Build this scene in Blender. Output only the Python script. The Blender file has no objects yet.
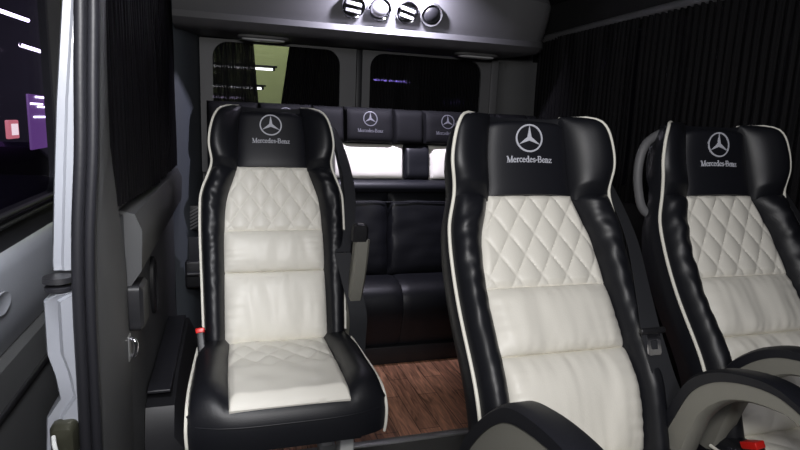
import bpy, bmesh, math, random
from math import sin, cos, pi, radians, sqrt
from mathutils import Vector, Matrix, noise
random.seed(7)
SC = bpy.context.scene
COL = SC.collection

# ------------------------------------------------------------------ materials
def new_mat(name):
    m = bpy.data.materials.new(name); m.use_nodes = True
    nt = m.node_tree; b = nt.nodes['Principled BSDF']
    return m, nt, b
def mat(name, col, rough=.5, metal=0., bump=0., scale=300., var=0., vscale=8., spec=.5, coat=0., dist=.001, detail=3):
    m, nt, b = new_mat(name)
    b.inputs['Base Color'].default_value = (*col, 1); b.inputs['Roughness'].default_value = rough
    b.inputs['Metallic'].default_value = metal; b.inputs['Specular IOR Level'].default_value = spec
    b.inputs['Coat Weight'].default_value = coat
    tc = nt.nodes.new('ShaderNodeTexCoord')
    if bump:
        n = nt.nodes.new('ShaderNodeTexNoise'); n.inputs['Scale'].default_value = scale; n.inputs['Detail'].default_value = detail
        bp = nt.nodes.new('ShaderNodeBump'); bp.inputs['Strength'].default_value = bump; bp.inputs['Distance'].default_value = dist
        nt.links.new(tc.outputs['Object'], n.inputs['Vector']); nt.links.new(n.outputs['Fac'], bp.inputs['Height'])
        nt.links.new(bp.outputs['Normal'], b.inputs['Normal'])
    if var:
        n = nt.nodes.new('ShaderNodeTexNoise'); n.inputs['Scale'].default_value = vscale; n.inputs['Detail'].default_value = 4
        mx = nt.nodes.new('ShaderNodeMix'); mx.data_type = 'RGBA'
        mx.inputs['A'].default_value = (*[c*(1-var) for c in col], 1); mx.inputs['B'].default_value = (*[min(1, c*(1+var)) for c in col], 1)
        nt.links.new(tc.outputs['Object'], n.inputs['Vector']); nt.links.new(n.outputs['Fac'], mx.inputs['Factor'])
        nt.links.new(mx.outputs['Result'], b.inputs['Base Color'])
    return m
def emit(name, col, s):
    m, nt, b = new_mat(name)
    b.inputs['Base Color'].default_value = (0.02, .02, .02, 1)
    b.inputs['Emission Color'].default_value = (*col, 1); b.inputs['Emission Strength'].default_value = s
    return m
def glass(name, tint=(.75, .75, .8), gl=.04):
    m, nt, b = new_mat(name); nt.nodes.remove(b)
    t = nt.nodes.new('ShaderNodeBsdfTransparent'); t.inputs['Color'].default_value = (*tint, 1)
    g = nt.nodes.new('ShaderNodeBsdfGlossy'); g.inputs['Roughness'].default_value = .03
    mx = nt.nodes.new('ShaderNodeMixShader'); mx.inputs[0].default_value = gl
    nt.links.new(t.outputs[0], mx.inputs[1]); nt.links.new(g.outputs[0], mx.inputs[2])
    nt.links.new(mx.outputs[0], nt.nodes['Material Output'].inputs[0])
    return m
def curtain_mat(name, col, tr):
    m, nt, b = new_mat(name)
    b.inputs['Base Color'].default_value = (*col, 1); b.inputs['Roughness'].default_value = .55
    b.inputs['Specular IOR Level'].default_value = .05
    t = nt.nodes.new('ShaderNodeBsdfTransparent')
    mx = nt.nodes.new('ShaderNodeMixShader'); mx.inputs[0].default_value = tr
    tc = nt.nodes.new('ShaderNodeTexCoord'); mp = nt.nodes.new('ShaderNodeMapping'); mp.inputs['Scale'].default_value = (260, 130, 1.5)
    nz = nt.nodes.new('ShaderNodeTexNoise'); nz.inputs['Scale'].default_value = 1; nz.inputs['Detail'].default_value = 1
    rg = nt.nodes.new('ShaderNodeMapRange'); rg.inputs['From Min'].default_value = .42; rg.inputs['From Max'].default_value = .66; rg.inputs['To Min'].default_value = tr*.1; rg.inputs['To Max'].default_value = tr*2
    nt.links.new(tc.outputs['Object'], mp.inputs['Vector']); nt.links.new(mp.outputs[0], nz.inputs['Vector']); nt.links.new(nz.outputs['Fac'], rg.inputs['Value']); nt.links.new(rg.outputs['Result'], mx.inputs[0])
    nt.links.new(b.outputs[0], mx.inputs[1]); nt.links.new(t.outputs[0], mx.inputs[2])
    nt.links.new(mx.outputs[0], nt.nodes['Material Output'].inputs[0])
    return m
def wood_mat():
    m, nt, b = new_mat('laminate_planks')
    L = nt.links.new
    tc = nt.nodes.new('ShaderNodeTexCoord'); mp = nt.nodes.new('ShaderNodeMapping')
    mp.inputs['Rotation'].default_value = (0, 0, pi/2); L(tc.outputs['Object'], mp.inputs['Vector'])
    br = nt.nodes.new('ShaderNodeTexBrick'); br.offset = .37
    br.inputs['Scale'].default_value = 1; br.inputs['Brick Width'].default_value = .42; br.inputs['Row Height'].default_value = .085
    br.inputs['Mortar Size'].default_value = .0016; br.inputs['Mortar Smooth'].default_value = .3
    br.inputs['Color1'].default_value = (.62, .31, .19, 1); br.inputs['Color2'].default_value = (.38, .18, .11, 1)
    br.inputs['Mortar'].default_value = (.03, .015, .01, 1)
    L(mp.outputs[0], br.inputs['Vector'])
    mp2 = nt.nodes.new('ShaderNodeMapping'); mp2.inputs['Scale'].default_value = (30, 3.2, 8)
    L(tc.outputs['Object'], mp2.inputs['Vector'])
    w = nt.nodes.new('ShaderNodeTexNoise'); w.inputs['Scale'].default_value = 1.6; w.inputs['Detail'].default_value = 6; w.inputs['Distortion'].default_value = 1.6
    L(mp2.outputs[0], w.inputs['Vector'])
    mr = nt.nodes.new('ShaderNodeMapRange'); mr.inputs['From Min'].default_value = .3; mr.inputs['From Max'].default_value = .7
    mr.inputs['To Min'].default_value = .35; mr.inputs['To Max'].default_value = 1.55
    L(w.outputs['Fac'], mr.inputs['Value'])
    mx = nt.nodes.new('ShaderNodeMix'); mx.data_type = 'RGBA'; mx.blend_type = 'MULTIPLY'; mx.inputs['Factor'].default_value = 1
    L(br.outputs['Color'], mx.inputs['A']); L(mr.outputs['Result'], mx.inputs['B'])
    L(mx.outputs['Result'], b.inputs['Base Color']); b.inputs['Roughness'].default_value = .42
    return m

M = dict(
    black=mat('black_leather', (.0085, .009, .012), .42, bump=.25, scale=420, spec=.4),
    black2=mat('charcoal_headrest_leather', (.0085, .009, .013), .5, bump=.3, scale=420, spec=.4),
    white=mat('ivory_leather', (.80, .775, .70), .42, bump=.25, scale=300, spec=.35, var=.03, vscale=6),
    piping=mat('ivory_piping', (.85, .83, .74), .5),
    thread2=mat('shaded_grey_thread', (.085, .085, .10), .6),  # bench embroidery: thread darkened in colour for the shade on the headrests
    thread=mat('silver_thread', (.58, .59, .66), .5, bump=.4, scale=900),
    grey=mat('warm_grey_moulded_plastic', (.20, .195, .17), .5, bump=.2, scale=500),
    trim=mat('dark_grey_trim_plastic', (.052, .053, .055), .6, bump=.3, scale=350, var=.15),
    trim2=mat('mid_grey_trim_plastic', (.13, .13, .135), .55, bump=.2, scale=350, var=.08),
    unit=mat('pale_grey_duct_plastic', (.135, .135, .141), .5, bump=.15, scale=200, var=.06),
    unitlip=mat('grey_duct_lip_plastic', (.09, .09, .095), .55, bump=.15, scale=200),
    rubber=mat('black_rubber_seal', (.011, .011, .014), .45, bump=.3, scale=120),
    bplastic=mat('black_plastic', (.012, .012, .014), .45),
    head=mat('black_headliner', (.005, .005, .006), .9, bump=.4, scale=300),
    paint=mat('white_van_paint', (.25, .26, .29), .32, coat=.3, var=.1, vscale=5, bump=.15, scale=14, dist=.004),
    chrome=mat('chrome', (.75, .75, .8), .12, metal=1),
    alu=mat('brushed_aluminium', (.42, .42, .42), .35, metal=.8, bump=.2, scale=200),
    steel=mat('grey_painted_steel', (.5, .51, .5), .45),
    matte=mat('shaded_headrest_black', (.0035, .0035, .0045), .75, bump=.3, scale=420, spec=.15),  # bench headrests: matte black darkened, their shade is put into the colour
    web=mat('black_belt_webbing', (.017, .018, .022), .75, bump=.5, scale=900),
    red=mat('red_release_button', (.75, .02, .015), .35),
    orange=mat('orange_release_lamp', (.9, .35, .05), .4),
    lens=mat('frosted_lamp_lens', (.55, .56, .56), .35),
    glass=glass('tinted_window_glass'),
    cur=curtain_mat('black_pleated_curtain', (.0055, .0052, .0062), .03),
    cur2=curtain_mat('sheer_black_pleated_curtain', (.011, .0105, .012), .12),
    wood=wood_mat(),
    mat=mat('dark_rubber_floor', (.06, .06, .055), .7, bump=.4, scale=250),
    greenwall=mat('olive_green_garage_paint', (.33, .39, .15), .7, var=.12, vscale=6, bump=.4, scale=30),
    concrete=mat('dark_garage_concrete', (.03, .028, .035), .6, var=.3, vscale=3),
    carpaint=mat('dark_car_paint', (.02, .018, .03), .2, coat=1),
    tube=emit('white_violet_tube', (.86, .72, 1), 6),
    tubew=emit('white_tube', (1, 1, .95), 5),
    violet=emit('violet_tube', (.45, .33, 1), 26),
    purple=emit('purple_lit_panel', (.35, .14, .55), .5),
    redsign=emit('red_lit_sign', (.9, .25, .3), 1.0),
    led=emit('led_lens', (.86, .84, 1), 8),
)

# ------------------------------------------------------------------ mesh helpers
class MB:
    def __init__(s): s.v = []; s.f = []
    def add(s, v, f):
        o = len(s.v); s.v += [tuple(p) for p in v]; s.f += [tuple(i+o for i in q) for q in f]; return s
    def box(s, x0, y0, z0, x1, y1, z1, bev=0.):
        bm = bmesh.new(); bmesh.ops.create_cube(bm, size=1)
        for v in bm.verts: v.co = Vector(((x0+x1)/2+v.co.x*(x1-x0), (y0+y1)/2+v.co.y*(y1-y0), (z0+z1)/2+v.co.z*(z1-z0)))
        if bev: bmesh.ops.bevel(bm, geom=bm.edges[:], offset=bev, segments=3, affect='EDGES', profile=.5)
        return s.addbm(bm)
    def addbm(s, bm, mtx=None):
        if mtx is not None: bm.transform(mtx)
        bm.verts.index_update(); s.add([v.co[:] for v in bm.verts], [[v.index for v in f.verts] for f in bm.faces]); bm.free(); return s
    def tube(s, pts, r, n=10, rx=None):
        pts = [Vector(p) for p in pts]; rings = []; prev = None
        for i, p in enumerate(pts):
            d = (pts[min(i+1, len(pts)-1)]-pts[max(i-1, 0)]).normalized()
            if prev is None:
                a = Vector((0, 0, 1)) if abs(d.z) < .9 else Vector((1, 0, 0)); u = d.cross(a).normalized()
            else: u = (prev-d*prev.dot(d)).normalized()
            prev = u; w = d.cross(u); rr = r[i] if isinstance(r, (list, tuple)) else r
            rings.append([p+u*cos(2*pi*k/n)*rr+w*sin(2*pi*k/n)*(rx or rr) for k in range(n)])
        v = [q for R in rings for q in R]; f = []
        for i in range(len(pts)-1):
            for k in range(n): f.append((i*n+k, i*n+(k+1) % n, (i+1)*n+(k+1) % n, (i+1)*n+k))
        f.append(tuple(range(n))[::-1]); f.append(tuple((len(pts)-1)*n+k for k in range(n)))
        return s.add(v, f)
    def loft(s, rings, cap=True, closed=True):
        n = len(rings[0]); v = [q for R in rings for q in R]; f = []
        for i in range(len(rings)-1):
            for k in range(n if closed else n-1): f.append((i*n+k, i*n+(k+1) % n, (i+1)*n+(k+1) % n, (i+1)*n+k))
        if cap: f.append(tuple(range(n))[::-1]); f.append(tuple((len(rings)-1)*n+k for k in range(n)))
        return s.add(v, f)
    def prism(s, poly, fn, a, b):          # poly of (u,v); fn(u,v,w)
        n = len(poly)
        v = [fn(u, w, a) for u, w in poly]+[fn(u, w, b) for u, w in poly]
        f = [tuple(range(n))[::-1], tuple(range(n, 2*n))]+[(k, (k+1) % n, n+(k+1) % n, n+k) for k in range(n)]
        return s.add(v, f)
    def ringprism(s, outer, inner, fn, a, b):
        n = len(outer)
        v = [fn(*p, a) for p in outer]+[fn(*p, a) for p in inner]+[fn(*p, b) for p in outer]+[fn(*p, b) for p in inner]
        f = []
        for k in range(n):
            j = (k+1) % n
            f += [(k, j, n+j, n+k), (2*n+k, 3*n+k, 3*n+j, 2*n+j), (k, 2*n+k, 2*n+j, j), (n+k, n+j, 3*n+j, 3*n+k)]
        return s.add(v, f)
    def patch(s, front, back, nu, nv):     # closed slab between two surfaces, fn(s,t) on 0..1
        v = []; f = []
        for fn in (front, back):
            for j in range(nv+1):
                for i in range(nu+1): v.append(fn(i/nu, j/nv))
        W = nu+1; O = W*(nv+1)
        for j in range(nv):
            for i in range(nu):
                a = j*W+i; f.append((a, a+1, a+W+1, a+W)); f.append((O+a, O+a+W, O+a+W+1, O+a+1))
        for i in range(nu):
            f.append((i, O+i, O+i+1, i+1)); a = nv*W+i; f.append((a, a+1, O+a+1, O+a))
        for j in range(nv):
            a = j*W; f.append((a, a+W, O+a+W, O+a)); a = j*W+nu; f.append((a, O+a, O+a+W, a+W))
        return s.add(v, f)
    def build(s, name, m, parent=None, loc=(0, 0, 0), smooth=True, angle=40, **tags):
        me = bpy.data.meshes.new(name); me.from_pydata(s.v, [], s.f)
        bm = bmesh.new(); bm.from_mesh(me); bmesh.ops.recalc_face_normals(bm, faces=bm.faces[:]); bm.to_mesh(me); bm.free()
        me.materials.append(m)
        o = bpy.data.objects.new(name, me); COL.objects.link(o); o.location = loc
        if smooth:
            for p in me.polygons: p.use_smooth = True
            me.set_sharp_from_angle(angle=radians(angle))
        if parent: o.parent = parent
        for k, val in tags.items(): o[k] = val
        return o
def empty(name, loc, label, category, group=None):
    o = bpy.data.objects.new(name, None); COL.objects.link(o); o.location = loc; o.empty_display_size = .1
    o['label'] = label; o['category'] = category
    if group: o['group'] = group
    return o
def rrect(x0, y0, x1, y1, r, n=8):
    out = []
    for cx, cy, a in ((x1-r, y0+r, -pi/2), (x1-r, y1-r, 0), (x0+r, y1-r, pi/2), (x0+r, y0+r, pi)):
        for k in range(n+1): t = a+pi/2*k/n; out.append((cx+r*cos(t), cy+r*sin(t)))
    return out
def lerp(tab, t):
    if t <= tab[0][0]: return tab[0][1]
    for (a, x), (b, y) in zip(tab, tab[1:]):
        if t <= b:
            k = (t-a)/(b-a); return x+(y-x)*k
    return tab[-1][1]
def slerp(tab, t):                         # smooth (catmull-rom like)
    xs = [a for a, _ in tab]
    if t <= xs[0]: return tab[0][1]
    if t >= xs[-1]: return tab[-1][1]
    for i in range(len(tab)-1):
        if t <= xs[i+1]:
            h = xs[i+1]-xs[i]; k = (t-xs[i])/h
            def m(j):
                a = max(j-1, 0); b = min(j+1, len(tab)-1); return (tab[b][1]-tab[a][1])/(xs[b]-xs[a])
            p0, p1 = tab[i][1], tab[i+1][1]; m0, m1 = m(i)*h, m(i+1)*h
            return (2*k**3-3*k*k+1)*p0+(k**3-2*k*k+k)*m0+(-2*k**3+3*k*k)*p1+(k**3-k*k)*m1
def spline(pts, n=8):
    out = []
    P = [Vector(p) for p in pts]; P = [P[0]*2-P[1]]+P+[P[-1]*2-P[-2]]
    for i in range(1, len(P)-2):
        for k in range(n):
            t = k/n; a, b, c, d = P[i-1:i+3]
            out.append(.5*((2*b)+(c-a)*t+(2*a-5*b+4*c-d)*t*t+(3*b-a-3*c+d)*t**3))
    out.append(P[-2]); return out

# ------------------------------------------------------------------ lettering
def arc(cx, cy, rx, ry, a0, a1, n=10): return [(cx+rx*cos(radians(a0+(a1-a0)*k/n)), cy+ry*sin(radians(a0+(a1-a0)*k/n))) for k in range(n+1)]
TH, TN = .11, .045
GL = {   # (advance, strokes: (points, width))
 'M': (1.02, [([(.16, 0), (.16, .95)], TN), ([(.16, .98), (.5, .02)], TH), ([(.5, .02), (.84, .98)], TN), ([(.84, 0), (.84, .98)], TH),
              ([(.02, .02), (.3, .02)], TN), ([(.7, .02), (.98, .02)], TN), ([(.02, .96), (.2, .96)], TN), ([(.8, .96), (.98, .96)], TN)]),
 'e': (.56, [([(.08, .37), (.47, .37)], TN), (arc(.28, .33, .2, .3, 10, 180), .07), (arc(.28, .33, .2, .31, 180, 325), .09)]),
 'r': (.44, [([(.15, 0), (.15, .62)], TH), ([(.02, .02), (.3, .02)], TN), ([(.02, .62), (.15, .62)], TN), (arc(.32, .42, .16, .2, 150, 50, 6), .08)]),
 'c': (.53, [(arc(.3, .33, .22, .3, 40, 320, 14), .085)]),
 'd': (.64, [(arc(.28, .32, .2, .3, 0, 360, 16), .08), ([(.48, 0), (.48, .98)], TH), ([(.34, .96), (.48, .96)], TN), ([(.48, .02), (.62, .02)], TN)]),
 's': (.48, [(arc(.24, .47, .15, .15, 20, 270, 8), .075), (arc(.24, .17, .16, .15, 90, -160, 8), .075)]),
 '-': (.36, [([(.05, .36), (.3, .36)], .09)]),
 'B': (.78, [([(.16, 0), (.16, .98)], TH), ([(.02, .02), (.4, .02)], TN), ([(.02, .96), (.38, .96)], TN), ([(.16, .52), (.4, .52)], TN),
             (arc(.38, .74, .22, .22, -90, 90), .09), (arc(.4, .27, .26, .25, -90, 90), .09)]),
 'n': (.66, [([(.15, 0), (.15, .62)], TH), ([(.02, .02), (.28, .02)], TN), ([(.02, .62), (.15, .62)], TN), (arc(.32, .42, .17, .2, 170, 0, 8), .08), ([(.49, .42), (.49, 0)], TH), ([(.37, .02), (.62, .02)], TN)]),
 'z': (.54, [([(.06, .61), (.47, .61)], TN), ([(.46, .6), (.07, .03)], .09), ([(.05, .02), (.49, .02)], TN), ([(.07, .6), (.07, .48)], TN), ([(.48, .02), (.48, .16)], TN)]),
}
def lettering(mb, text, cx, y0, width, fn, a, b):
    tot = sum(GL[c][0] for c in text); s = width/tot; x = cx-width/2; bold = 1.45
    for c in text:
        adv, st = GL[c]
        for pts, w in st:
            w *= bold
            for (x0, q0), (x1, q1) in zip(pts, pts[1:]):
                dx, dy = x1-x0, q1-q0; L = sqrt(dx*dx+dy*dy); nx, ny = -dy/L*w/2, dx/L*w/2; ex, ey = dx/L*w*.25, dy/L*w*.25
                quad = [(x0-ex+nx, q0-ey+ny), (x0-ex-nx, q0-ey-ny), (x1+ex-nx, q1+ey-ny), (x1+ex+nx, q1+ey+ny)]
                mb.prism([(x+u*s, y0+v*s) for u, v in quad], fn, a, b)
        x += adv*s
def star(mb, cx, cy, r, fn, a, b):
    n = 40; o = [(cx+r*cos(2*pi*k/n), cy+r*sin(2*pi*k/n)) for k in range(n)]; i = [(cx+r*.89*cos(2*pi*k/n), cy+r*.89*sin(2*pi*k/n)) for k in range(n)]
    mb.ringprism(o, i, fn, a, b)
    for k in range(3):
        t = radians(90+120*k); tip = (cx+r*.91*cos(t), cy+r*.91*sin(t))
        w = r*.17
        l = (cx+w*cos(t+radians(60)), cy+w*sin(t+radians(60))); rr = (cx+w*cos(t-radians(60)), cy+w*sin(t-radians(60)))
        for j in range(4):                       # each point in four lengths so it follows the leather
            p, q = j/4, (j+1)/4
            L = lambda A, k: (A[0]+(tip[0]-A[0])*k, A[1]+(tip[1]-A[1])*k)
            if j == 0: mb.prism([(cx, cy), rr, L(rr, q), L(l, q), l], fn, a, b)
            else: mb.prism([L(rr, p), L(rr, q), L(l, q), L(l, p)] if j < 3 else [L(rr, p), tip, L(l, p)], fn, a, b)

# ------------------------------------------------------------------ passenger seat
AL = radians(20); JZ = .42
KT = 1.; BEND = 0.
def SB(x, t, n):                            # back coordinates -> local (y towards rear)
    bend = BEND*(max(0, t-.5)**2+.042*math.exp(-((t-.16)/.13)**2)); t = t*KT; return Vector((x, t*sin(AL)-bend-n*cos(AL), JZ+t*cos(AL)+n*sin(AL)))
PANEL = [(0, .168), (.22, .167), (.36, .166), (.47, .157), (.585, .122), (.7, .116), (.80, .106)]
EDGE = [(-.06, .222), (0, .226), (.2, .232), (.38, .236), (.5, .232), (.585, .214), (.65, .222), (.70, .217), (.75, .203), (.785, .180), (.805, .146)]
def pw(t): return slerp(PANEL, t)
HW = .018                                    # the single seat has a slightly narrower head
def ew(t): return slerp(EDGE, t)-HW*min(1, max(0, (t-.48)/.12))
EDN = [(-.06, .0), (.3, .012), (.5, .02), (.585, .034), (.64, .056), (.72, .062), (.77, .05), (.805, .008)]
def en(t): return slerp(EDN, t)
TT = .783                                    # top of the head panel
def panel_n(x, t):                           # head panel surface
    p = pw(t); u = x/p
    top = max(0, (t-.762)/(TT-.762))
    return .022+.012*(1-u*u)-.016*top**2
def sep(a, e): return (1-abs(2*a-1)**e)

def make_seat(loc, label, arms=(), handle=False, belt='right', seed=0):
    root = empty('passenger_seat', loc, label, 'seat', None)
    root['group'] = 'two-tone leather passenger seats'
    # ---- shell: rear part of the back
    mb = MB(); rings = []
    ts = [-.06+.865*k/44 for k in range(45)]
    for t in ts:
        e = ew(t); n0 = en(t); k = max(0, (t-.72)/.085); dep = .115-.035*min(1, max(0, (t-.45)/.15))-.045*k*k
        r = [(-e, n0-.004), (-e-.006, n0-.02), (-e-.004, n0-.05), (-e+.012, n0-dep*.85), (-e+.05, n0-dep), (0, n0-dep-.006), (e-.05, n0-dep), (e-.012, n0-dep*.85), (e+.004, n0-.05), (e+.006, n0-.02), (e, n0-.004), (e*.5, min(n0, 0)-.01), (-e*.5, min(n0, 0)-.01)]
        rings.append([SB(x, t, n) for x, n in r])
    mb.loft(rings); mb.build('back_shell', M['black'], root)
    # ---- bolsters and head wings
    for sg in (-1, 1):
        def fr(s, tt, t0=-.05, t1=.575):
            t = t0+(t1-t0)*tt; p, e = pw(max(t, 0))-.006, ew(t)
            x = p+(e-p)*s
            bul = .050*sep(s, 2.4)**.75*(.25+.75*sep(.02+.96*tt, 14))
            wk = 1+.9*max(0, min(1, (t-.3)/.12)); w = wk*noise.noise(Vector((s*2.2+seed*3+sg*5, t*26, sg*2.+seed)))*.0035+sin(t*150+noise.noise(Vector((s*2, t*7, seed+sg)))*4)*.0012
            env = sep(s, 3)*min(1, max(0, (t-.12)/.2)+.15)
            return SB(sg*x, t, .004+(en(t)-.004)*s+bul+w*env)
        def bk(s, tt, t0=-.05, t1=.575):
            t = t0+(t1-t0)*tt; p, e = pw(max(t, 0))-.01, ew(t)-.004
            return SB(sg*(p+(e-p)*s), t, -.015)
        MB().patch(fr, bk, 22, 110).build('side_bolster', M['black'], root)
        def fw(s, tt):
            t = .570+(.806-.570)*tt; p, e = pw(t)-.004, ew(t)
            x = p+(e-p)*s
            bul = (.036-.010*tt)*sep(min(1, s*.97+.015), 2.4)**.7*sep(.5+.5*tt, 5)**.6*(.3+.7*min(1, tt*7))
            return SB(sg*x, t, .016*(1-s)+en(t)*s+bul-.012*tt**6*(1-s))
        def bw(s, tt):
            t = .570+(.806-.570)*tt; p, e = pw(t)-.01, ew(t)-.004
            return SB(sg*(p+(e-p)*s), t, min(-.012, en(t)-.01))
        MB().patch(fw, bw, 20, 40).build('headrest_wing', M['black'], root)
        # piping: along the outer edge, over the shoulder
        pts = [SB(sg*(ew(t)+.002), t, en(t)+.004) for t in [.02+.775*k/60 for k in range(61)]]
        pts += [SB(sg*(.144-.012*k), .806+.002*k, .0-.006*k) for k in (1, 2, 3)]
        MB().tube(pts, .0042, 8).build('piping', M['piping'], root)
    # ---- head panel with emblem and lettering
    def hf(s, tt):
        t = .583+(TT-.583)*tt; p = pw(t)+.002; x = (2*s-1)*p
        return SB(x, t, panel_n(x, t)-.012*(abs(2*s-1)**10)-.006*(1-tt)**12)
    def hb(s, tt):
        t = .583+(TT-.583)*tt; p = pw(t)-.004; return SB((2*s-1)*p, t, -.02)
    hp = MB().patch(hf, hb, 24, 30).build('headrest_panel', M['black2'], root)
    fn = lambda u, v, w: SB(u, v, panel_n(u, v)+w)
    mb = MB(); star(mb, -.004, .728, .0375, fn, .0003, .0022); mb.build('star_emblem', M['thread'], hp, smooth=False)
    mb = MB(); lettering(mb, 'Mercedes-Benz', -.004, .6640, .126, fn, .0003, .0018); mb.build('lettering', M['thread'], hp, smooth=False)
    # ---- quilted panel
    def qf(s, tt):
        t = .362+(.586-.362)*tt; p = pw(t)-.002; x = (2*s-1)*p
        a = (x/.068+t/.098+.18); b = (x/.068-t/.098+.10)
        q = (abs(sin(pi*a))*abs(sin(pi*b)))**.42
        ed = min(1, 8*(1-abs(2*s-1)), 14*tt+.05, 14*(1-tt)+.05)
        return SB(x, t, .006+.016*sqrt(max(0, ed))*(.45+.55*q)+.004*sep(s, 2))
    def flat(t0, t1, ins=.006, n=-.02):
        return lambda s, tt: SB((2*s-1)*(pw(t0+(t1-t0)*tt)-ins), t0+(t1-t0)*tt, n)
    MB().patch(qf, flat(.362, .586), 110, 84).build('quilted_panel', M['white'], root)
    # ---- two smooth lumbar pads
    for i, (t0, t1, h) in enumerate(((.224, .366, .036), (-.01, .226, .044))):
        def pf(s, tt, t0=t0, t1=t1, h=h, i=i):
            t = t0+(t1-t0)*tt; p = pw(max(0, t))+.001; x = (2*s-1)*p
            b = sep(s, 7)**.55*sep(tt, 3.4 if i else 2.8)**.5
            w = noise.noise(Vector((x*17+seed*4.1, t*5, i*3+seed)))*.0075+noise.noise(Vector((x*42, t*11, i+seed*2)))*.0022
            cr = noise.noise(Vector((x*60+seed, tt*3, 4+i)))*.004*(abs(2*tt-1)**3)
            sd = noise.noise(Vector((x*5, t*75, seed+i)))*.005*(abs(2*s-1)**4)
            return SB(x, t, .003+h*b+(w+cr+sd)*min(1, b*1.4))
        MB().patch(pf, flat(t0, t1), 64, 44).build('lumbar_pad', M['white'], root)
    # ---- seat cushion
    prof = [(.10, .30), (.10, .36), (.06, .40), (.0, .415), (-.12, .418), (-.25, .422), (-.36, .428), (-.42, .430), (-.455, .424), (-.475, .405), (-.484, .37), (-.486, .335), (-.482, .312), (-.45, .305), (-.2, .30)]
    prof = [(y if y > -.3 else y+.018, z) for y, z in prof]
    rings = []
    for k in range(41):
        s = -1+2*k/40; a = abs(s)
        w = .256
        ring = []
        for (y, z) in prof:
            topness = 1 if z > .40 and y > -.442 else 0
            if topness: topness = 1 if y > -.38 else (.8 if y > -.41 else .4)
            rise = topness*.034*max(0, sin(pi*min(1, max(0, (a-.60)/.40))))**.8 if topness else 0
            edge = max(0, (a-.93)/.07)
            zz = z+rise-(.018*edge**2 if topness else 0)+(.0 if z > .33 else .004*edge)
            yy = y+.035*a**4*(1 if y < -.4 else 0)
            ww = w-.03*max(0, (y+.1)/.2) if y > -.1 else w
            ring.append(Vector((s*ww, yy, zz)))
        rings.append(ring)
    MB().loft(rings).build('seat_cushion', M['black'], root, angle=50)
    def cf(s, tt):
        y = .0-.447*tt; pwid = .154+.004*sin(tt*pi); x = (2*s-1)*pwid
        a = x/.075+y/.10; b = x/.075-y/.10
        q = (abs(sin(pi*a))*abs(sin(pi*b)))**.4
        qf_ = max(0, min(1, (y+.25)/.06))
        ed = sqrt(max(0, min(1, 9*(1-abs(2*s-1)), 9*tt+.1, 14*(1-tt))))
        z = lerp([(-.447, .424), (-.42, .436), (-.36, .434), (-.2, .424), (0, .418)], y)
        w = noise.noise(Vector((x*14+seed, y*12, 2)))*.006
        return Vector((x, y, z-.004+(.019+w)*ed*(1-qf_*.35*(1-q))))
    def cb(s, tt): return Vector(((2*s-1)*.152, -.440*tt, .395))
    MB().patch(cf, cb, 80, 90).build('seat_inset', M['white'], root)
    for sg in (-1, 1):
        pts = spline([(sg*.246, -.02, .418), (sg*.252, -.15, .418), (sg*.256, -.30, .420), (sg*.256, -.375, .418), (sg*.256, -.416, .404), (sg*.257, -.434, .375), (sg*.256, -.436, .335), (sg*.254, -.430, .305)], 8)
        MB().tube(pts, .0042, 8).build('piping', M['piping'], root)
    # stitched seam across the front of the cushion
    MB().tube([Vector((x*.235, -.4675+.03*abs(x)**4, .382)) for x in [-1+k/10 for k in range(21)]], .0016, 6).build('stitched_seam', M['black2'], root)
    # ---- pedestal
    mb = MB().box(-.2, -.40, .27, .2, .06, .305, .006)
    mb.build('seat_pan', M['bplastic'], root)
    for sx in (-.17, .17):
        mb = MB(); mb.box(sx-.02, -.34, .02, sx+.02, -.27, .272, .004).box(sx-.02, -.02, .02, sx+.02, .05, .272, .004).box(sx-.03, -.42, 0.0, sx+.03, .1, .022, .004).box(sx-.02, -.30, .2, sx+.02, 0, .23, .003)
        mb.build('leg', M['steel'], root)
    # ---- buckle on the left of each seat
    bk_ = MB().box(-.012, -.03, -.06, .012, .012, .045, .005)
    o = bk_.build('belt_buckle', M['bplastic'], root); o.location = (-.232, -.04 if not arms else -.13, .43); o.rotation_euler = (radians(-28), radians(-6), 0)
    MB().box(-.013, -.031, .040, .013, .013, .056, .003).build('release_button', M['red'], o, label='red release button')
    # ---- belt
    if belt:
        # web from behind the shoulder down to the hip
        def web(pts, wv, name='seat_belt'):
            P = spline(pts, 8); W = [Vector(w) for w in wv]; mb = MB(); rings = []
            for i, p in enumerate(P):
                k = i/(len(P)-1)*(len(W)-1); j = min(int(k), len(W)-2); w = W[j].lerp(W[j+1], k-j)
                d = (P[min(i+1, len(P)-1)]-P[max(i-1, 0)]).normalized(); nn = d.cross(w.normalized()).normalized()*.0009
                rings.append([p-w/2-nn, p+w/2-nn, p+w/2+nn, p-w/2+nn])
            mb.loft(rings); return mb.build(name, M['web'], root, smooth=True)
        ox = .03 if loc[0] < .5 else 0
        web([(.185+ox, .43, 1.12), (.212+ox, .38, 1.10), (.240+ox, .30, 1.00), (.246+ox, .20, .88), (.222+ox, .11, .77), (.190+ox, .036, .702)], [(.03, .02, 0), (.034, .02, 0), (.044, .012, 0), (.052, 0, 0)])
        web([(.190+ox, .036, .700), (.215+ox, .005, .60), (.252+ox/2, -.02, .50), (.27, -.01, .40), (.276, .0, .30)], [(.056, 0, 0), (.06, 0, 0), (.06, 0, 0), (.05, 0, 0)])
        web([(.205, .42, 1.10), (.245, .385, 1.06), (.270, .30, .90), (.278, .18, .72), (.276, .10, .50), (.276, .06, .32)], [(.02, .045, 0), (.02, .045, 0), (.03, .045, 0), (.04, .045, 0)])
        if loc[0] < .5: tongue = False
        else: tongue = True
        tg = None if not tongue else MB().box(-.034, -.006, -.007, .034, .006, .007, .005).build('belt_tongue', M['bplastic'], root)
        if tg: tg.location = (.192, .030, .698); tg.rotation_euler = (radians(-18), 0, 0)
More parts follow.
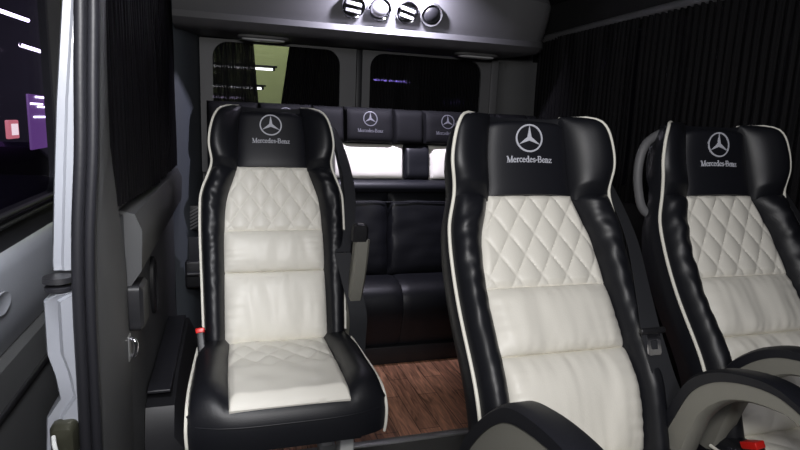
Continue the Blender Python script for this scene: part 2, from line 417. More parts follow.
        pl = MB() if tg else None
        if tg: pl.ringprism(rrect(-.018, -.055, .018, 0, .006, 4), rrect(-.009, -.042, .009, -.022, .003, 4), lambda u, v, w: (u, w, v), -.0015, .0015)
        if tg: pl.build('tongue_plate', M['chrome'], tg)
        MB().box(.240, -.03, .20, .298, .06, .36, .01).build('belt_anchor_cover', M['bplastic'], root)
    # ---- armrests
    for (ax, top, inner, w) in arms:
        tp = [Vector(p) for p in spline([(0, *p) for p in top], 6)]
        ip = [Vector(p) for p in spline([(0, *p) for p in inner], 6)]
        n = 40
        def res(L):
            out = []
            for k in range(n+1):
                q = k/n*(len(L)-1); j = min(int(q), len(L)-2); out.append(L[j].lerp(L[j+1], q-j))
            return out
        tp, ip = res(tp), res(ip)
        rings = []
        for a, b in zip(tp, ip):
            m_ = a.lerp(b, .34); h = w/2
            prof_ = [(m_, -h*.86), (b.lerp(m_, .12), -h*.86), (b, -h*.6), (b, h*.6), (b.lerp(m_, .12), h*.86), (m_, h*.86)]
            rings.append([Vector((ax+xx, q.y, q.z)) for q, xx in prof_])
        ar = MB().loft(rings).build('armrest', M['grey'], root, angle=45)
        rings = []
        for a, b in zip(tp, ip):
            m_ = a.lerp(b, .36); h = w/2; c = a.lerp(b, .08)
            prof_ = [(m_, -h), (c, -h), (a, -h*.62), (a, h*.62), (c, h), (m_, h)]
            rings.append([Vector((ax+xx, q.y, q.z)) for q, xx in prof_])
        MB().loft(rings).build('arm_pad', M['black2'], ar, angle=35)
    if handle:
        MB().tube(spline([(-.140, .345, 1.146), (-.180, .335, 1.142), (-.232, .33, 1.110), (-.252, .325, 1.055), (-.248, .32, .985), (-.225, .31, .925), (-.15, .29, .895)], 8), .012, 12).build('grab_handle', M['trim2'], root)
    return root

AL, KT, JZ = radians(20), 1., .42
lseat = make_seat((.148, 1.79, 0), 'single black and ivory leather seat on the left with its armrest folded up', seed=1)
# folded-up armrest of the left seat
mb = MB(); rings = []
for k, (y, z, wy) in enumerate([(.10, .38, .05), (.06, .46, .060), (.02, .54, .064), (-.01, .62, .060), (-.025, .70, .050), (-.03, .76, .042)]):
    x = .250+.02*(z-.4)/.36; rings.append([Vector((x+a*.024, y+b*wy/2, z)) for a, b in ((-1, -.7), (-.7, -1), (.7, -1), (1, -.7), (1, .7), (.7, 1), (-.7, 1), (-1, .7))])
ar = mb.loft(rings).build('armrest', M['grey'], lseat)
rings = [[Vector((.262+a*.025*s, y+b*.044/2*s, z)) for a, b in ((-1, -.7), (-.7, -1), (.7, -1), (1, -.7), (1, .7), (.7, 1), (-.7, 1), (-1, .7))] for y, z, s in ((-.030, .755, 1), (-.036, .79, 1.02), (-.04, .808, .9), (-.041, .813, .6))]
MB().loft(rings).build('armrest_tip', M['bplastic'], ar)

AY = .958; AL, KT, JZ, BEND = radians(29.5), 1.055, .43, .80; HW = 0.   # the two front seats recline further
def shift(L): return [(y-AY, z) for y, z in L]
left_arm = (-.276, shift([(.955, .36), (.940, .46), (.906, .548), (.846, .622), (.781, .680), (.731, .708), (.658, .722), (.572, .722), (.50, .705)]),
            shift([(.875, .36), (.865, .42), (.850, .48), (.815, .54), (.775, .588), (.725, .622), (.655, .645), (.575, .66), (.50, .665)]), .056)
right_arm = (.230, shift([(.985, .36), (.965, .46), (.929, .549), (.888, .628), (.829, .673), (.759, .697), (.704, .704), (.655, .693), (.58, .66)]),
             shift([(.90, .36), (.882, .43), (.865, .50), (.845, .560), (.803, .612), (.75, .642), (.687, .655), (.65, .652), (.575, .625)]), .052)
far_arm = (-.218, shift([(1.005, .40), (.985, .50), (.959, .572), (.924, .637), (.856, .697), (.783, .722), (.70, .725), (.60, .70), (.52, .66)]),
           shift([(.935, .40), (.915, .48), (.893, .55), (.868, .60), (.823, .641), (.774, .668), (.70, .675), (.60, .655), (.53, .625)]), .052)
make_seat((.728, AY, 0), 'nearest black and ivory leather seat in the middle, between two arched armrests', arms=(left_arm, right_arm), seed=2)
make_seat((1.330, AY, 0), 'black and ivory leather seat on the right with a grey grab handle on its shoulder', arms=(far_arm,), handle=True, seed=3)

# ------------------------------------------------------------------ rear bench
bench = empty('rear_bench', (0.75, 2.5, 0), 'long black rear bench with ivory upper back panels under the rear windows', 'bench seat')
def bl(x, y, z): return Vector((x-.75, y-2.5, z))
def bpuff(name, x0, x1, z0, z1, y, h, m, slope=.16, nu=24, nv=20, wr=.002, sq=6, seed=0):
    def f(s, t):
        x = x0+(x1-x0)*s; z = z0+(z1-z0)*t
        return bl(x, y+slope*(z-.4)-h*sep(s, sq*2)**.5*sep(t, sq)**.5+noise.noise(Vector((x*9, z*22, seed)))*wr, z)
    def b(s, t):
        x = x0+(x1-x0)*s; z = z0+(z1-z0)*t
        return bl(x, y+slope*(z-.4)+.06, z)
    return MB().patch(f, b, nu, nv).build(name, m, bench)
for i, xc in enumerate((-.02, .267, .678, 1.089, 1.47)):
    if i == 0: continue
    w = .125 if i in (1, 2, 3) else .09
    hp = bpuff('headrest', xc-w, xc+w, 1.035, 1.210, 2.66, .042, M['matte'], seed=i)
    if i < 4:
        fn = lambda u, v, w_, xc=xc: bl(u, 2.66+.16*(v-.4)-.042*sep((u-xc+.125)/.25, 12)**.5*sep((v-1.035)/.177, 6)**.5-w_, v)
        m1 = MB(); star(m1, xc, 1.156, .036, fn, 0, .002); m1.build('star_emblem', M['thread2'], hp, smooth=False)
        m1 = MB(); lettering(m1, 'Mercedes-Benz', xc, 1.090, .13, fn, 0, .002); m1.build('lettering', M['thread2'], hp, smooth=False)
for x0, x1 in ((-.09, .140), (.394, .551), (.805, .962), (1.216, 1.378), (1.562, 1.62)):
    bpuff('headrest_filler', x0+.001, x1-.001, 1.035, 1.208, 2.66, .040, M['matte'], seed=x0)
for x0, x1, m in ((-.09, .04, 'black'), (.04, .44, 'white'), (.44, .49, 'black'), (.49, .866, 'white'), (.866, 1.004, 'black'), (1.004, 1.38, 'white'), (1.38, 1.62, 'black')):
    bpuff('upper_back_panel', x0+.001, x1-.001, .855, 1.03, 2.68, .035, M[m], seed=x0+3)
def roll(s_, ang, x):
    return bl(x, 2.735+.055*cos(ang)*-1, .822+.034*sin(ang))
rings = [[bl(x, 2.735-.05*cos(2*pi*k/16), .822+.034*sin(2*pi*k/16)) for k in range(16)] for x in [-.09+1.71*j/30 for j in range(31)]]
MB().loft(rings).build('padded_ledge', M['black2'], bench)
for x0, x1 in ((-.09, .28), (.28, .78), (.78, 1.2), (1.2, 1.62)):
    bpuff('lower_back_panel', x0+.001, x1-.001, .37, .79, 2.70, .03, M['black'], slope=.1, wr=.006, seed=x0+8)
MB().tube([bl(-.08+1.69*k/20, 2.7, .745) for k in range(21)], .003, 6).build('stitched_seam', M['black2'], bench)
for x0, x1 in ((-.09, .28), (.28, .78), (.78, 1.2), (1.2, 1.62)):
    prof = [(2.70, .36), (2.6, .395), (2.5, .395), (2.43, .375), (2.40, .33), (2.395, .26), (2.41, .2), (2.43, .14), (2.44, .09), (2.7, .09)]
    rings = []
    for k in range(21):
        s = k/20; e = sep(s, 12)**.4; x = x0+.001+(x1-x0-.002)*s
        rings.append([bl(x, 2.55+(y-2.55)*(.97+.03*e), .22+(z-.22)*(.97+.03*e)) for y, z in prof])
    MB().loft(rings).build('seat_cushion', M['black'], bench, angle=60)
MB().box(-.84, -.08, 0.0, .87, .25, .088, .004).build('base', M['bplastic'], bench)
MB().box(-.84, .28, 0, .87, .33, 1.0, .004).build('back_frame', M['bplastic'], bench)

# ------------------------------------------------------------------ setting: floor, walls, ceiling, rear doors
def st(mb, name, m, **k):
    o = mb.build(name, m, **k); o['kind'] = 'structure'; return o
st(MB().box(-.24, 1.80, -.03, 1.75, 3.05, 0), 'floor', M['wood'])
st(MB().box(-.24, -.6, -.03, 1.75, 1.765, -.001), 'floor', M['mat'])
st(MB().box(-.24, 1.765, -.03, 1.75, 1.80, .004, .002), 'trim_1', M['alu'])
for k, y in enumerate((1.42, 1.60)):
    st(MB().box(.33, y, -.001, 1.2, y+.03, .006, .002), 'trim_%d' % (2+k), M['alu'])
# ceiling
st(MB().box(-.30, -.6, 1.80, 1.78, 3.06, 1.83), 'ceiling', M['head'])
# left wall: lower trim, sill, window zone
def wy(u, v, w): return (w, u, v)
wl = MB()
wl.box(-.29, 1.30, -.03, -.24, 3.05, .90, .004)
wl.ringprism(rrect(1.27, .90, 3.05, 1.80, .02, 6), rrect(1.40, .94, 2.80, 1.62, .07, 6), wy, -.29, -.25)
st(wl, 'wall_left', M['trim'])
wp = MB()                                                      # door-post trim at the door opening, leaning like the door frame
SX = [(-.03, -.262), (.5, -.258), (.65, -.256), (.8, -.254), (.93, -.248), (1.07, -.236), (1.2, -.229), (1.32, -.222), (1.82, -.200)]
rings = []
for z in (-.03, .3, .5, .65, .8, .93, 1.07, 1.2, 1.32, 1.5, 1.82):
    x = slerp(SX, z); dy = lerp([(-.03, .32), (.85, .30), (.93, .24), (1.1, .16), (1.82, .16)], z)
    rings.append([Vector(p+(z,)) for p in [(x-.016, 1.125), (x, 1.122), (x+.014, 1.122), (x+.020, 1.135), (min(x+.022, -.235+.03*max(0, z-1)), 1.122+dy), (x-.016, 1.122+dy)]])
st(wp.loft(rings), 'trim_4', M['trim'])
sl = MB()
rings = [[Vector(p) for p in [(-.245, y, .70), (-.205, y, .76), (-.20, y, .86), (-.215, y, .90), (-.25, y, .91)]] for y in (1.45, 1.5, 2.1, 2.80)]
st(sl.loft(rings), 'trim_5', M['trim'])
# door seal: ribbed rubber running down the opening
zz_ = [-.03, .3, .5, .65, .8, .93, 1.07, 1.2, 1.32, 1.5, 1.82]
for nm, dx, y, rr_ in (('trim_6', -.0085, 1.100, .0105), ('trim_7', .0095, 1.106, .0095)):
    st(MB().tube(spline([(slerp(SX, z)+dx, y, z) for z in zz_], 6), rr_, 14), nm, M['rubber'])
# white painted flange of the body behind the seal
rings = []
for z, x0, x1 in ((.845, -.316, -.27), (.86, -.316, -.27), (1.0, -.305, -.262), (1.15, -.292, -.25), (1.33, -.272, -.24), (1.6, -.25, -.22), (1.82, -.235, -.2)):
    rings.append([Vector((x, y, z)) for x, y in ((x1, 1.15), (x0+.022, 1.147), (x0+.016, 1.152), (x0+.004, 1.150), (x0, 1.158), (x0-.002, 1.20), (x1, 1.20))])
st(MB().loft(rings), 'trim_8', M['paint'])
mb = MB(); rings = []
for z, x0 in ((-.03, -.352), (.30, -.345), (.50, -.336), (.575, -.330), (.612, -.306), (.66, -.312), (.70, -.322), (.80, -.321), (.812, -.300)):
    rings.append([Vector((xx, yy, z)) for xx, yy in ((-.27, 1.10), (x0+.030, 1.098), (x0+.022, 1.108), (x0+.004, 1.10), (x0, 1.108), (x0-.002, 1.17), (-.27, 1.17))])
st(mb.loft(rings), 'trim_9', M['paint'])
# rubber stop between the two white panels
t = empty('door_buffer', (-.298, 1.125, .823), 'round black rubber door buffer between the two white painted panels', 'door buffer')
MB().tube([(0, 0, -.010), (0, 0, -.007), (0, 0, -.001), (0, 0, .002)], [.020, .024, .024, .020], 24).build('rubber_pad', M['rubber'], t)
MB().tube([(0, 0, .008), (0, 0, .018)], [.027, .026], 24).build('top_plate', M['bplastic'], t)
MB().tube([(0, 0, -.0105), (0, 0, .0085)], .009, 14).build('bolt', M['steel'], t)
t = empty('door_catch', (-.298, 1.072, .535), 'dark olive metal door catch low on the white painted pillar', 'door catch')
rings = [[Vector((x*s, y, z*s)) for x, z in rrect(-.022, -.036, .022, .036, .012, 4)] for y, s in ((.03, 1), (.012, 1), (.0, .8), (-.004, .4))]
MB().loft(rings).build('housing', mat('olive_metal', (.05, .05, .035), .35, metal=.5), t)
MB().tube(spline([(-.012, -.004, .02), (-.006, -.022, .012), (.0, -.024, -.012), (.006, -.006, -.022)], 5), .004, 8).build('hook', M['steel'], t)
# right wall with window opening
wr = MB()
wr.box(1.70, -.6, -.03, 1.78, 3.05, .84)
wr.ringprism(rrect(-.6, .84, 3.05, 1.80, .01, 6), rrect(.1, .90, 2.85, 1.60, .05, 6), wy, 1.70, 1.78)
st(wr, 'wall_right', M['head'])
st(MB().box(1.735, .08, .88, 1.742, 2.87, 1.62), 'window_3', M['glass'])
st(MB().tube(spline([(1.66, 0.6, 1.60), (1.675, 1.75, 1.628), (1.68, 2.5, 1.628), (1.66, 2.88, 1.62)], 8), .020, 12), 'trim_10', M['unitlip'])
st(MB().box(-.275, 1.38, .92, -.270, 2.82, 1.64), 'window_4', M['glass'])
# rear doors
def xz(y0): return lambda u, v, w: (u, w, v)
for nm, x0, x1, o in (('door_1', -.24, .655, (-.065, .90, .560, 1.505)), ('door_2', .665, 1.70, (.735, .90, 1.375, 1.505))):
    mb = MB(); mb.ringprism(rrect(x0, .86, x1, 1.80, .01, 8), rrect(*o, .09, 8), lambda u, v, w: (u, w, v), 3.0, 3.06)
    fx0, fx1 = max(x0, -.12), min(x1, 1.44)
    i = (-.062, .90, .556, 1.492) if nm == 'door_1' else (.715, .90, 1.345, 1.492)
    mb.ringprism(rrect(fx0, .865, fx1, 1.503, .005, 8), rrect(*i, .075, 8), lambda u, v, w: (u, w, v), 2.925, 2.94)
    mb.ringprism(rrect(fx0, .865, fx1, 1.503, .005, 8), rrect(i[0]-.042, i[1]-.03, i[2]+.05, 1.4995, .003, 8), lambda u, v, w: (u, w, v), 2.94, 3.0)
    mb.box(x0, 3.0, -.03, x1, 3.06, .86)
    st(mb, nm, M['trim2'])
for nm, o in (('window_1', (-.065, .90, .560, 1.505)), ('window_2', (.735, .90, 1.375, 1.505))):
    st(MB().box(o[0]-.01, 3.035, o[1]-.01, o[2]+.01, 3.041, o[3]+.01), nm, M['glass'])
st(MB().box(.640, 2.917, .9, .672, 2.93, 1.503, .004), 'trim_11', M['rubber'])
# corner pillars at the rear
rings = [[Vector((x, y, z)) for x, y in ((-.25, 2.70), (-.205, 2.72), (-.165, 2.80), (-.125, 2.93), (-.12, 3.0), (-.25, 3.0))] for z in (-.02, .5, 1.0, 1.5, 1.79)]
st(MB().loft(rings), 'trim_12', mat('blue_grey_pillar_plastic', (.060, .068, .080), .6, bump=.2, scale=300))
rings = [[Vector((x+dx, y, z)) for x, y in ((1.45, 2.995), (1.45, 2.95), (1.50, 2.90), (1.62, 2.88), (1.70, 2.86), (1.70, 2.995))] for z, dx in ((.6, 0), (1.2, 0), (1.5, 0))]
st(MB().loft(rings), 'trim_13', M['trim'])
st(MB().box(1.40, 2.912, .9, 1.445, 2.928, 1.50, .006), 'trim_14', M['trim2'])
# vent grille on the rear left pillar
t = empty('pillar_vent', (-.150, 2.79, .66), 'small striped vent grille on the dark rear left pillar', 'vent')
MB().box(-.028, -.006, -.06, .028, .012, .06, .004).build('frame', M['bplastic'], t)
for k in range(6):
    o = MB().box(-.028, -.003, -.004, .028, .003, .004, .001).build('slat', M['trim2'], t); o.location = (0, -.009, -.04+k*.016); o.rotation_euler = (0, radians(-30), 0)
t = empty('belt_retractor', (-.155, 2.71, .40), 'black seat belt retractor box under the striped pillar vent', 'belt retractor')
MB().box(-.04, -.05, -.05, .05, .0, .08, .012).build('housing', M['bplastic'], t)
MB().box(-.022, -.035, .078, .026, -.031, .19, .001).build('webbing', M['web'], t)
MB().tube([(-.03, -.055, .02), (.03, -.055, .02)], .012, 12).build('spool', M['rubber'], t)

# latch, oval grip and wheel box on the left wall
t = empty('door_latch', (-.238, 1.49, .665), 'black latch box with a chrome striker on the grey left wall', 'latch')
rings = [[Vector((x, y*s, z*s)) for y, z in rrect(-.05, -.058, .05, .058, .012, 4)] for x, s in ((0, 1), (.026, 1), (.034, .86))]
MB().loft(rings).build('housing', M['bplastic'], t)
s = MB(); s.tube(spline([(.004, -.072, -.065), (.016, -.078, -.070), (.019, -.080, -.085), (.015, -.080, -.105), (.003, -.072, -.110)], 6), .0055, 10).build('striker', M['chrome'], t)
MB().box(-.002, -.088, -.12, .005, -.056, -.055, .003).build('striker_plate', M['alu'], t)
t = empty('wall_grip', (-.238, 1.88, .60), 'black oval recessed grip on the grey left wall behind the latch', 'grip')
MB().loft([[Vector((x, .045*s*cos(2*pi*k/28), .095*s*sin(2*pi*k/28))) for k in range(28)] for x, s in ((0, 1), (.01, 1.0), (.014, .9), (.006, .8))]).build('rim', M['bplastic'], t)
MB().box(.004, -.006, -.07, .012, .006, .07, .003).build('bar', M['rubber'], t)
t = empty('wheel_box', (-.17, 2.02, 0), 'low black moulded box on the floor along the left wall', 'box')
rings = [[Vector((x, y*s, z)) for x, z in ((-.068, 0), (.05, 0), (.045, h*.75), (.01, h), (-.068, h))] for y, s, h in ((-.42, 1, .22), (-.38, 1, .30), (-.2, 1, .33), (.3, 1, .33), (.4, 1, .26))]
MB().loft(rings).build('cover', M['bplastic'], t)
MB().box(-.066, -.36, .331, .0, .3, .342, .004).build('top_strip', M['rubber'], t)

# ------------------------------------------------------------------ overhead duct with round vents
duct = empty('overhead_air_duct', (.70, 2.6, 1.52), 'long pale grey overhead air duct with four round vents above rear doors', 'air duct')
def dl(x, y, z): return Vector((x-.70, y-2.6, z-1.52))
def ductring(x, s, lip=False):
    # (y,z) profile: front face slopes, rolled top
    P = [(2.995, 1.525), (2.78, 1.525), (2.62, 1.520), (2.585, 1.528), (2.560, 1.552), (2.530, 1.600), (2.495, 1.665), (2.475, 1.73), (2.50, 1.77), (2.56, 1.795), (2.995, 1.797)]
    return [dl(x, 2.995+(y-2.995)*s, 1.66+(z-1.66)*(1-(1-s)*.55)) for y, z in P]
xs = [(-.205, 1), (0, 1), (.4, 1), (.9, 1), (1.30, 1), (1.40, .99), (1.46, .96), (1.50, .91), (1.535, .82), (1.555, .70), (1.562, .55)]
# sample densely for smooth shading
rings = [ductring(x, s) for x, s in xs]
MB().loft(rings).build('duct_body', M['unit'], duct, angle=30)
# lip: darker visor running under the face
def lipring(x, s):
    P = [(2.985, 1.512), (2.70, 1.505), (2.60, 1.500), (2.560, 1.508), (2.532, 1.530), (2.536, 1.556), (2.565, 1.560), (2.985, 1.540)]
    return [dl(x, 2.995+(y-2.995)*s, 1.66+(z-1.66)*(1-(1-s)*.55)) for y, z in P]
MB().loft([lipring(x, s) for x, s in xs]).build('duct_lip', M['unitlip'], duct, angle=30)
def face(z): return 2.560-(z-1.552)*.60
for i, (vx, vz, rot, closed) in enumerate(((.530, 1.632, 8, 0), (.648, 1.632, 25, 2), (.775, 1.630, 15, 0), (.890, 1.628, -10, 1))):
    v = empty('air_vent', (vx, face(vz)-.002, vz),
              ['round black air vent with silver louvres, leftmost on the overhead duct', 'round air vent with a smooth pale closed shutter, second from left on the duct',
               'round air vent with bright silver louvres, third from left on the duct', 'round air vent closed and dark, rightmost on the overhead duct'][i], 'air vent', 'round vents on the overhead duct')
    v.rotation_euler = (radians(30), 0, 0)
    n = 32
    MB().loft([[Vector((r*cos(2*pi*k/n), y, r*sin(2*pi*k/n))) for k in range(n)] for r, y in ((.052, .01), (.053, -.008), (.049, -.015), (.043, -.012), (.042, .008))], cap=False).build('chrome_ring' if not closed == 1 else 'ring', M['chrome'] if closed != 1 else M['trim'], v)
    MB().loft([[Vector((r*cos(2*pi*k/n), y, r*sin(2*pi*k/n))) for k in range(n)] for r, y in ((.043, .006), (.043, -.002))]).build('bowl', M['bplastic'], v)
    ball = MB().loft([[Vector((.040*sin(a)*cos(2*pi*k/n), -.002-.020*cos(a), .040*sin(a)*sin(2*pi*k/n))) for k in range(n)] for a in [pi/2-.01, 1.3, 1.0, .7, .4, .15, .03]])
    if closed: ball.build('shutter', M['bplastic'] if closed == 1 else M['trim2'], v)
    else:
        for z in (-.016, .014):
            hw = sqrt(.040**2-z*z)-.002
            o = MB().box(-hw, -.009, -.0022, hw, .007, .0022, .002).build('louvre', M['trim2'], v)
            o.location = (0, -.012, z); o.rotation_euler = (radians(62), radians(rot), 0)
# oval lamps under the duct
for i, (lx, lab) in enumerate(((.165, 'unlit flat oval lamp under the duct above the left rear window'), (1.225, 'unlit flat oval lamp under the duct above the right rear window'))):
    t = empty('ceiling_lamp', (lx, 2.74, 1.497), lab, 'lamp', 'unlit lamps under the duct')
    def ov(sx, sy, z, n=36): return [Vector((sx*math.copysign(abs(cos(2*pi*k/n))**.6, cos(2*pi*k/n)), sy*math.copysign(abs(sin(2*pi*k/n))**.6, sin(2*pi*k/n)), z)) for k in range(n)]
    MB().loft([ov(.115, .045, .006), ov(.115, .045, -.003), ov(.105, .036, -.007)]).build('base', M['trim2'], t)
    MB().loft([ov(.098, .031, -.006), ov(.092, .028, -.013), ov(.07, .02, -.016)]).build('lens', M['lens'], t)
# LED spotlight on the ceiling that washes the duct
t = empty('led_spotlight', (.70, 2.33, 1.798), 'small round led spotlight on the black ceiling in front of the vents', 'lamp')
MB().loft([[Vector((r*cos(2*pi*k/28), r*sin(2*pi*k/28), z)) for k in range(28)] for r, z in ((.05, 0), (.05, -.012), (.036, -.016))]).build('bezel', M['chrome'], t)
MB().loft([[Vector((r*cos(2*pi*k/28), r*sin(2*pi*k/28), z)) for k in range(28)] for r, z in ((.034, -.0145), (.030, -.019))]).build('led_lens', M['led'], t)
t = empty('reading_lamp', (1.61, 1.51, 1.798), 'small pale reading lamp on the dark ceiling at upper right', 'lamp')
MB().loft([[Vector((r*cos(2*pi*k/24), .7*r*sin(2*pi*k/24), z)) for k in range(24)] for r, z in ((.028, 0), (.028, -.008), (.022, -.012))]).build('bezel', M['trim2'], t)
MB().loft([[Vector((r*cos(2*pi*k/24), .7*r*sin(2*pi*k/24), z)) for k in range(24)] for r, z in ((.019, -.011), (.014, -.016))]).build('lens', mat('pink_lamp_lens', (.6, .45, .55), .3), t)

# ------------------------------------------------------------------ curtains
def curtain(name, A0, A1, B0, B1, amp, pitch, nrm, m, label, seed=0, root=None):
    # A0->A1 along the top, B0->B1 along the bottom
    A0, A1, B0, B1, nrm = map(Vector, (A0, A1, B0, B1, nrm))
    L = (A1-A0).length; nu = int(L/pitch*7); nv = 24
    def f(s, t, off=0):
        top = A0.lerp(A1, s); bot = B0.lerp(B1, s); p = bot.lerp(top, t)
        ph = 2*pi*s*L/pitch+1.2*noise.noise(Vector((s*L*9, seed, t*.5)))
        a = amp*(.75+.5*noise.noise(Vector((s*L*14, t*1.5, seed+3))))
        return p+nrm*(a*sin(ph)+.006*noise.noise(Vector((s*L*5, t*2, seed)))+off)
    o = MB().patch(lambda s, t: f(s, t), lambda s, t: f(s, t, .0012), nu, nv).build(name, m, angle=80)
    o['label'] = label; o['category'] = 'curtain'; o['group'] = 'black pleated window curtains'
    return o
curtain('window_curtain', (-.095, 2.964, 1.502), (.130, 2.964, 1.502), (-.095, 2.964, .88), (.178, 2.964, .88), .009, .024, (0, -1, 0), M['cur2'], 'sheer black curtain bunched at the left side of the left rear window', 1)
curtain('window_curtain', (.305, 2.964, 1.502), (.585, 2.964, 1.502), (.215, 2.964, .88), (.585, 2.964, .88), .007, .016, (0, -1, 0), M['cur'], 'black pleated curtain drawn across the right half of the left rear window', 2)
curtain('window_curtain', (.715, 2.964, 1.502), (1.00, 2.964, 1.502), (.715, 2.964, .88), (1.00, 2.964, .88), .007, .016, (0, -1, 0), M['cur2'], 'black pleated curtain over the left half of the right rear window, violet streak through it', 3)
curtain('window_curtain', (1.00, 2.964, 1.502), (1.375, 2.964, 1.502), (1.00, 2.964, .88), (1.375, 2.964, .88), .006, .018, (0, -1, 0), M['cur'], 'black pleated curtain over the right half of the right rear window', 4)
curtain('window_curtain', (1.665, .2, 1.615), (1.665, 2.05, 1.615), (1.665, .2, .84), (1.665, 2.05, .84), .011, .034, (-1, 0, 0), M['cur'], 'long black pleated curtain on the right wall behind the right seat', 5)
curtain('window_curtain', (1.660, 2.07, 1.615), (1.660, 2.86, 1.615), (1.660, 2.07, .84), (1.660, 2.86, .84), .011, .03, (-1, 0, 0), M['cur'], 'black pleated curtain on the right wall next to the rear corner', 6)
curtain('window_curtain', (-.236, 1.22, 1.70), (-.222, 2.0, 1.70), (-.240, 1.24, .935), (-.222, 2.0, .915), .008, .035, (1, 0, 0), M['cur'], 'black curtain on the left wall next to the grey door post', 7)
curtain('window_curtain', (-.225, 2.02, 1.64), (-.225, 2.70, 1.64), (-.225, 2.02, .915), (-.225, 2.70, .915), .008, .035, (1, 0, 0), M['cur'], 'black curtain on the left wall next to the rear left pillar', 8)

# ------------------------------------------------------------------ open sliding door outside on the left
sd = empty('sliding_door', (-.47, 1.2, 0), 'open white sliding door with dark glass standing outside the van at far left', 'door')
def sy(u, v, w): return (w, u, v)
mb = MB(); mb.ringprism(rrect(-.60, .80, .86, 1.70, .03, 6), rrect(-.50, .895, .78, 1.62, .06, 6), sy, -.06, 0)
mb.build('window_surround', M['bplastic'], sd)
rings = []
for u in (-.60, -.3, 0, .3, .84):
    rings.append([Vector((w, u, z)) for w, z in ((-.06, .10), (-.06, .83), (-.02, .84), (.012, .826), (.022, .80), (.022, .70), (.014, .64), (.0, .61), (-.02, .10))])
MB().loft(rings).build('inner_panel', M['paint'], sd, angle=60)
rings = [[Vector((w, u, z)) for w, z in ((-.018, .02), (.030, .04), (.034, .3), (.034, .55), (.026, .612), (.0, .632), (-.018, .60))] for u in (-.60, 0, .8, .83)]
dp = MB().loft(rings).build('lower_trim', M['trim'], sd)
MB().box(.030, -.58, .53, .040, .8, .545, .003).build('trim_groove', M['bplastic'], dp)
MB().box(-.040, -.52, .88, -.034, .80, 1.64).build('glass_pane', M['glass'], sd)
for z in (.885, .905):
    MB().box(-.01, -.55, z-.004, .008, .80, z+.004, .003).build('window_bead', M['bplastic'], sd)
MB().loft([[Vector((x, .08+.045*s*cos(2*pi*k/24), .745+.022*s*sin(2*pi*k/24))) for k in range(24)] for x, s in ((.018, 1.1), (.027, 1.0), (.024, .7))]).build('grip_dimple', M['paint'], sd)

# ------------------------------------------------------------------ garage outside
st(MB().box(-14, -5, -.75, 12, 12, -.70), 'floor', M['concrete'])
st(MB().box(-14, 11, -.7, 12, 11.2, 3.4), 'wall_back', M['concrete'])
st(MB().box(-1.0, 5.2, -.7, 1.15, 5.35, 3.0), 'wall_rear', M['greenwall'])
def tube_light(loc, L, ang, m, label, grp='garage tube lights', rad=.007):
    t = empty('tube_light', loc, label, 'tube light', grp); t.rotation_euler = (0, 0, ang)
    MB().tube([(-L/2, 0, 0), (L/2, 0, 0)], rad, 12).build('tube', m, t)
    MB().box(-L/2-.03, -.012, .012, L/2+.03, .012, .024, .003).build('fitting', M['bplastic'], t)
    for sx in (-1, 1): MB().box(sx*(L/2+.008)-.008, -.009, -.009, sx*(L/2+.008)+.008, .009, .014, .002).build('end_cap', M['bplastic'], t)
tube_light((.10, 4.0, 1.462), .40, 0, M['tubew'], 'white tube light seen through the left rear window curtain, topmost')
tube_light((.06, 4.0, 1.333), .33, 0, M['tubew'], 'white tube light seen through the left rear window curtain, below the brightest')
tube_light((-.02, 4.0, 1.262), .26, 0, M['tube'], 'short white tube light seen low through the left rear window curtain')
tube_light((1.14, 4.0, 1.437), .27, 0, M['violet'], 'violet tube light seen through the right rear window curtain')
tube_light((1.66, 4.0, 1.306), .24, 0, M['violet'], 'short violet tube light seen low at the right rear window')
tube_light((-2.0, 6.55, 2.03), .75, radians(82), M['tube'], 'long pale tube light high behind the sliding door glass', rad=.02)
tube_light((-2.0, 7.35, 1.775), .95, radians(88), M['tube'], 'long pale tube light lower behind the sliding door glass', rad=.02)
for i, (x, y, z, lab) in enumerate(((3.0, 4.131, 1.675, 'highest'), (3.0, 4.216, 1.533, 'lower'), (3.0, 5.159, 1.494, 'farthest left'))):
    t = empty('garage_lamp', (x, y, z), 'tiny violet garage lamp glinting through the right wall curtain, %s' % lab, 'lamp', 'garage lamps behind the right curtain')
    MB().box(-.01, -.03, -.03, .01, .03, .03, .004).build('lens', emit('violet_lens', (.5, .4, 1), 7), t)
    MB().box(.01, -.035, -.035, .03, .035, .035, .004).build('housing', M['bplastic'], t)
t = empty('light_panel', (-2.0, 7.25, 1.03), 'purple glowing display panel with bright bars behind the sliding door glass', 'light panel')
MB().box(-.03, -.30, -.33, .0, .34, .26, .01).build('cabinet', M['purple'], t)
for z, y0, y1 in ((.235, -.1, .32), (.16, -.28, .1), (.13, -.05, .33), (.02, -.2, .25)):
    MB().box(0, y0, z-.010, .02, y1, z+.010, .004).build('bar', M['tube'], t)
t = empty('lit_sign', (-2.0, 6.45, .93), 'small square red and white lit sign behind the sliding door glass', 'sign')
MB().box(-.04, -.13, -.09, 0, .13, .09, .01).build('box', M['redsign'], t)
MB().box(0, -.085, -.055, .008, .085, .055, .004).build('face', emit('pale_sign_face', (1, .8, .8), 1.6), t)
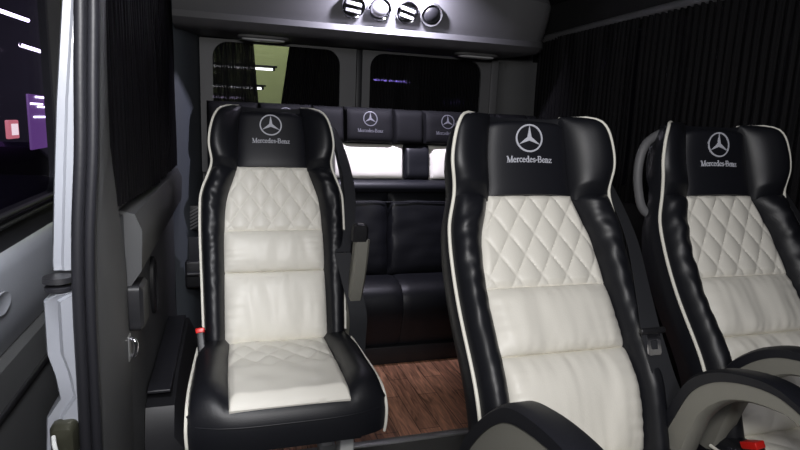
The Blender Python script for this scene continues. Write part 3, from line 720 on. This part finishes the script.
# parked car
car = empty('parked_car', (-3.1, 7.0, -.70), 'dark parked car seen through the sliding door glass', 'car'); car.rotation_euler = (0, 0, radians(78))
side = [(-2.1, .3), (-2.15, .65), (-2.0, .85), (-1.2, 1.0), (-.6, 1.42), (.1, 1.52), (.9, 1.48), (1.6, 1.15), (2.1, 1.05), (2.2, .6), (2.1, .3)]
rings = []
for wy_, s in ((-.88, .9), (-.85, .97), (-.6, 1), (0, 1.01), (.6, 1), (.85, .97), (.88, .9)):
    rings.append([Vector((x*(.97 if abs(wy_) > .84 else 1), wy_*(1 if z < 1.02 else .82), .3+(z-.3)*s)) for x, z in side])
MB().loft(rings).build('body', M['carpaint'], car, angle=35)
for sgn in (-1, 1):
    MB().prism([(-.95, 1.03), (-.52, 1.36), (.1, 1.43), (.8, 1.39), (1.3, 1.1), (1.2, 1.03)], lambda u, v, w, sgn=sgn: (u, sgn*w, v), .60, .79).build('side_window', M['bplastic'], car)
    for x in (-1.35, 1.35):
        wl_ = MB().loft([[Vector((x+r*cos(2*pi*k/28), sgn*y, .33+r*sin(2*pi*k/28))) for k in range(28)] for r, y in ((.33, .70), (.34, .74), (.34, .88), (.30, .91), (.22, .90))]).build('wheel', M['rubber'], car)
        hub = MB()
        for k in range(5):
            a = 2*pi*k/5; hub.box(-.02, -.01, 0, .02, .01, .20, .004)
            vs = hub.v[-1:]
        hb = MB().loft([[Vector((x+r*cos(2*pi*k/20), sgn*y, .33+r*sin(2*pi*k/20))) for k in range(20)] for r, y in ((.21, .895), (.20, .915), (.05, .925))])
        hb.build('hub_cap', M['alu'], wl_)

# ------------------------------------------------------------------ lights
def area(loc, target, sx, sy_, power, col=(1, 1, 1), spread=pi):
    l = bpy.data.lights.new('area', 'AREA'); l.shape = 'RECTANGLE'; l.size = sx; l.size_y = sy_; l.energy = power; l.color = col; l.spread = spread
    o = bpy.data.objects.new('area_light', l); COL.objects.link(o); o.location = loc
    o.rotation_euler = (Vector(target)-Vector(loc)).to_track_quat('-Z', 'Y').to_euler(); return o
area((-.02, -.05, 1.40), (.40, 1.5, .60), .22, .16, 12.5, (1, .985, .96))            # cabin light by the open door, behind the camera
area((.15, .6, 1.78), (.25, 1.5, .4), .4, .12, 2.0, (.95, .95, 1))                  # dome lamp strip over the aisle
area((.70, 2.345, 1.770), (.70, 2.44, 1.72), .05, .05, 34, (.86, .82, 1), 2.5)           # the led spotlight's beam
area((.2, 4.2, 2.6), (.1, 5.2, 1.2), .8, .2, 26, (1, 1, .92))                       # garage light on the green wall
area((-.10, -1.0, 1.75), (-.2, 1.4, .6), .6, .3, 12, (.93, .92, 1))                    # unseen fill added in the van front, lifts the door panel and seats
area((-.12, .35, 1.76), (-.46, 1.45, .72), .2, .1, 3.0, (.95, .96, 1), 1.0)           # unseen fill added to brighten the white sliding door panel
area((-3, 4.5, 3.0), (-3, 7, 0), 1.5, .5, 160, (.8, .7, 1))  # unseen light added to bring glints onto the parked car
w = bpy.data.worlds.new('world'); SC.world = w; w.use_nodes = True
w.node_tree.nodes['Background'].inputs[0].default_value = (.55, .55, .75, 1); w.node_tree.nodes['Background'].inputs[1].default_value = .012

# ------------------------------------------------------------------ camera
psi, pit, rol, hh = radians(17.3), radians(10.3), radians(2.3), 1.14
fwd = Vector((sin(psi)*cos(pit), cos(psi)*cos(pit), -sin(pit))); right = Vector((cos(psi), -sin(psi), 0)); up = right.cross(fwd)
r2 = right*cos(rol)+up*sin(rol); u2 = r2.cross(fwd)
cam = bpy.data.cameras.new('camera'); co = bpy.data.objects.new('camera', cam); COL.objects.link(co)
cam.sensor_width = 36; cam.lens = 560/800*36; cam.clip_start = .02; cam.clip_end = 100
mtx = Matrix((r2, u2, -fwd)).transposed().to_4x4(); mtx.translation = Vector((0, 0, hh)); co.matrix_world = mtx
SC.camera = co
vs = SC.view_settings; vs.view_transform = 'Standard'; vs.look = 'None'; vs.exposure = 0; vs.gamma = 1; vs.use_curve_mapping = False
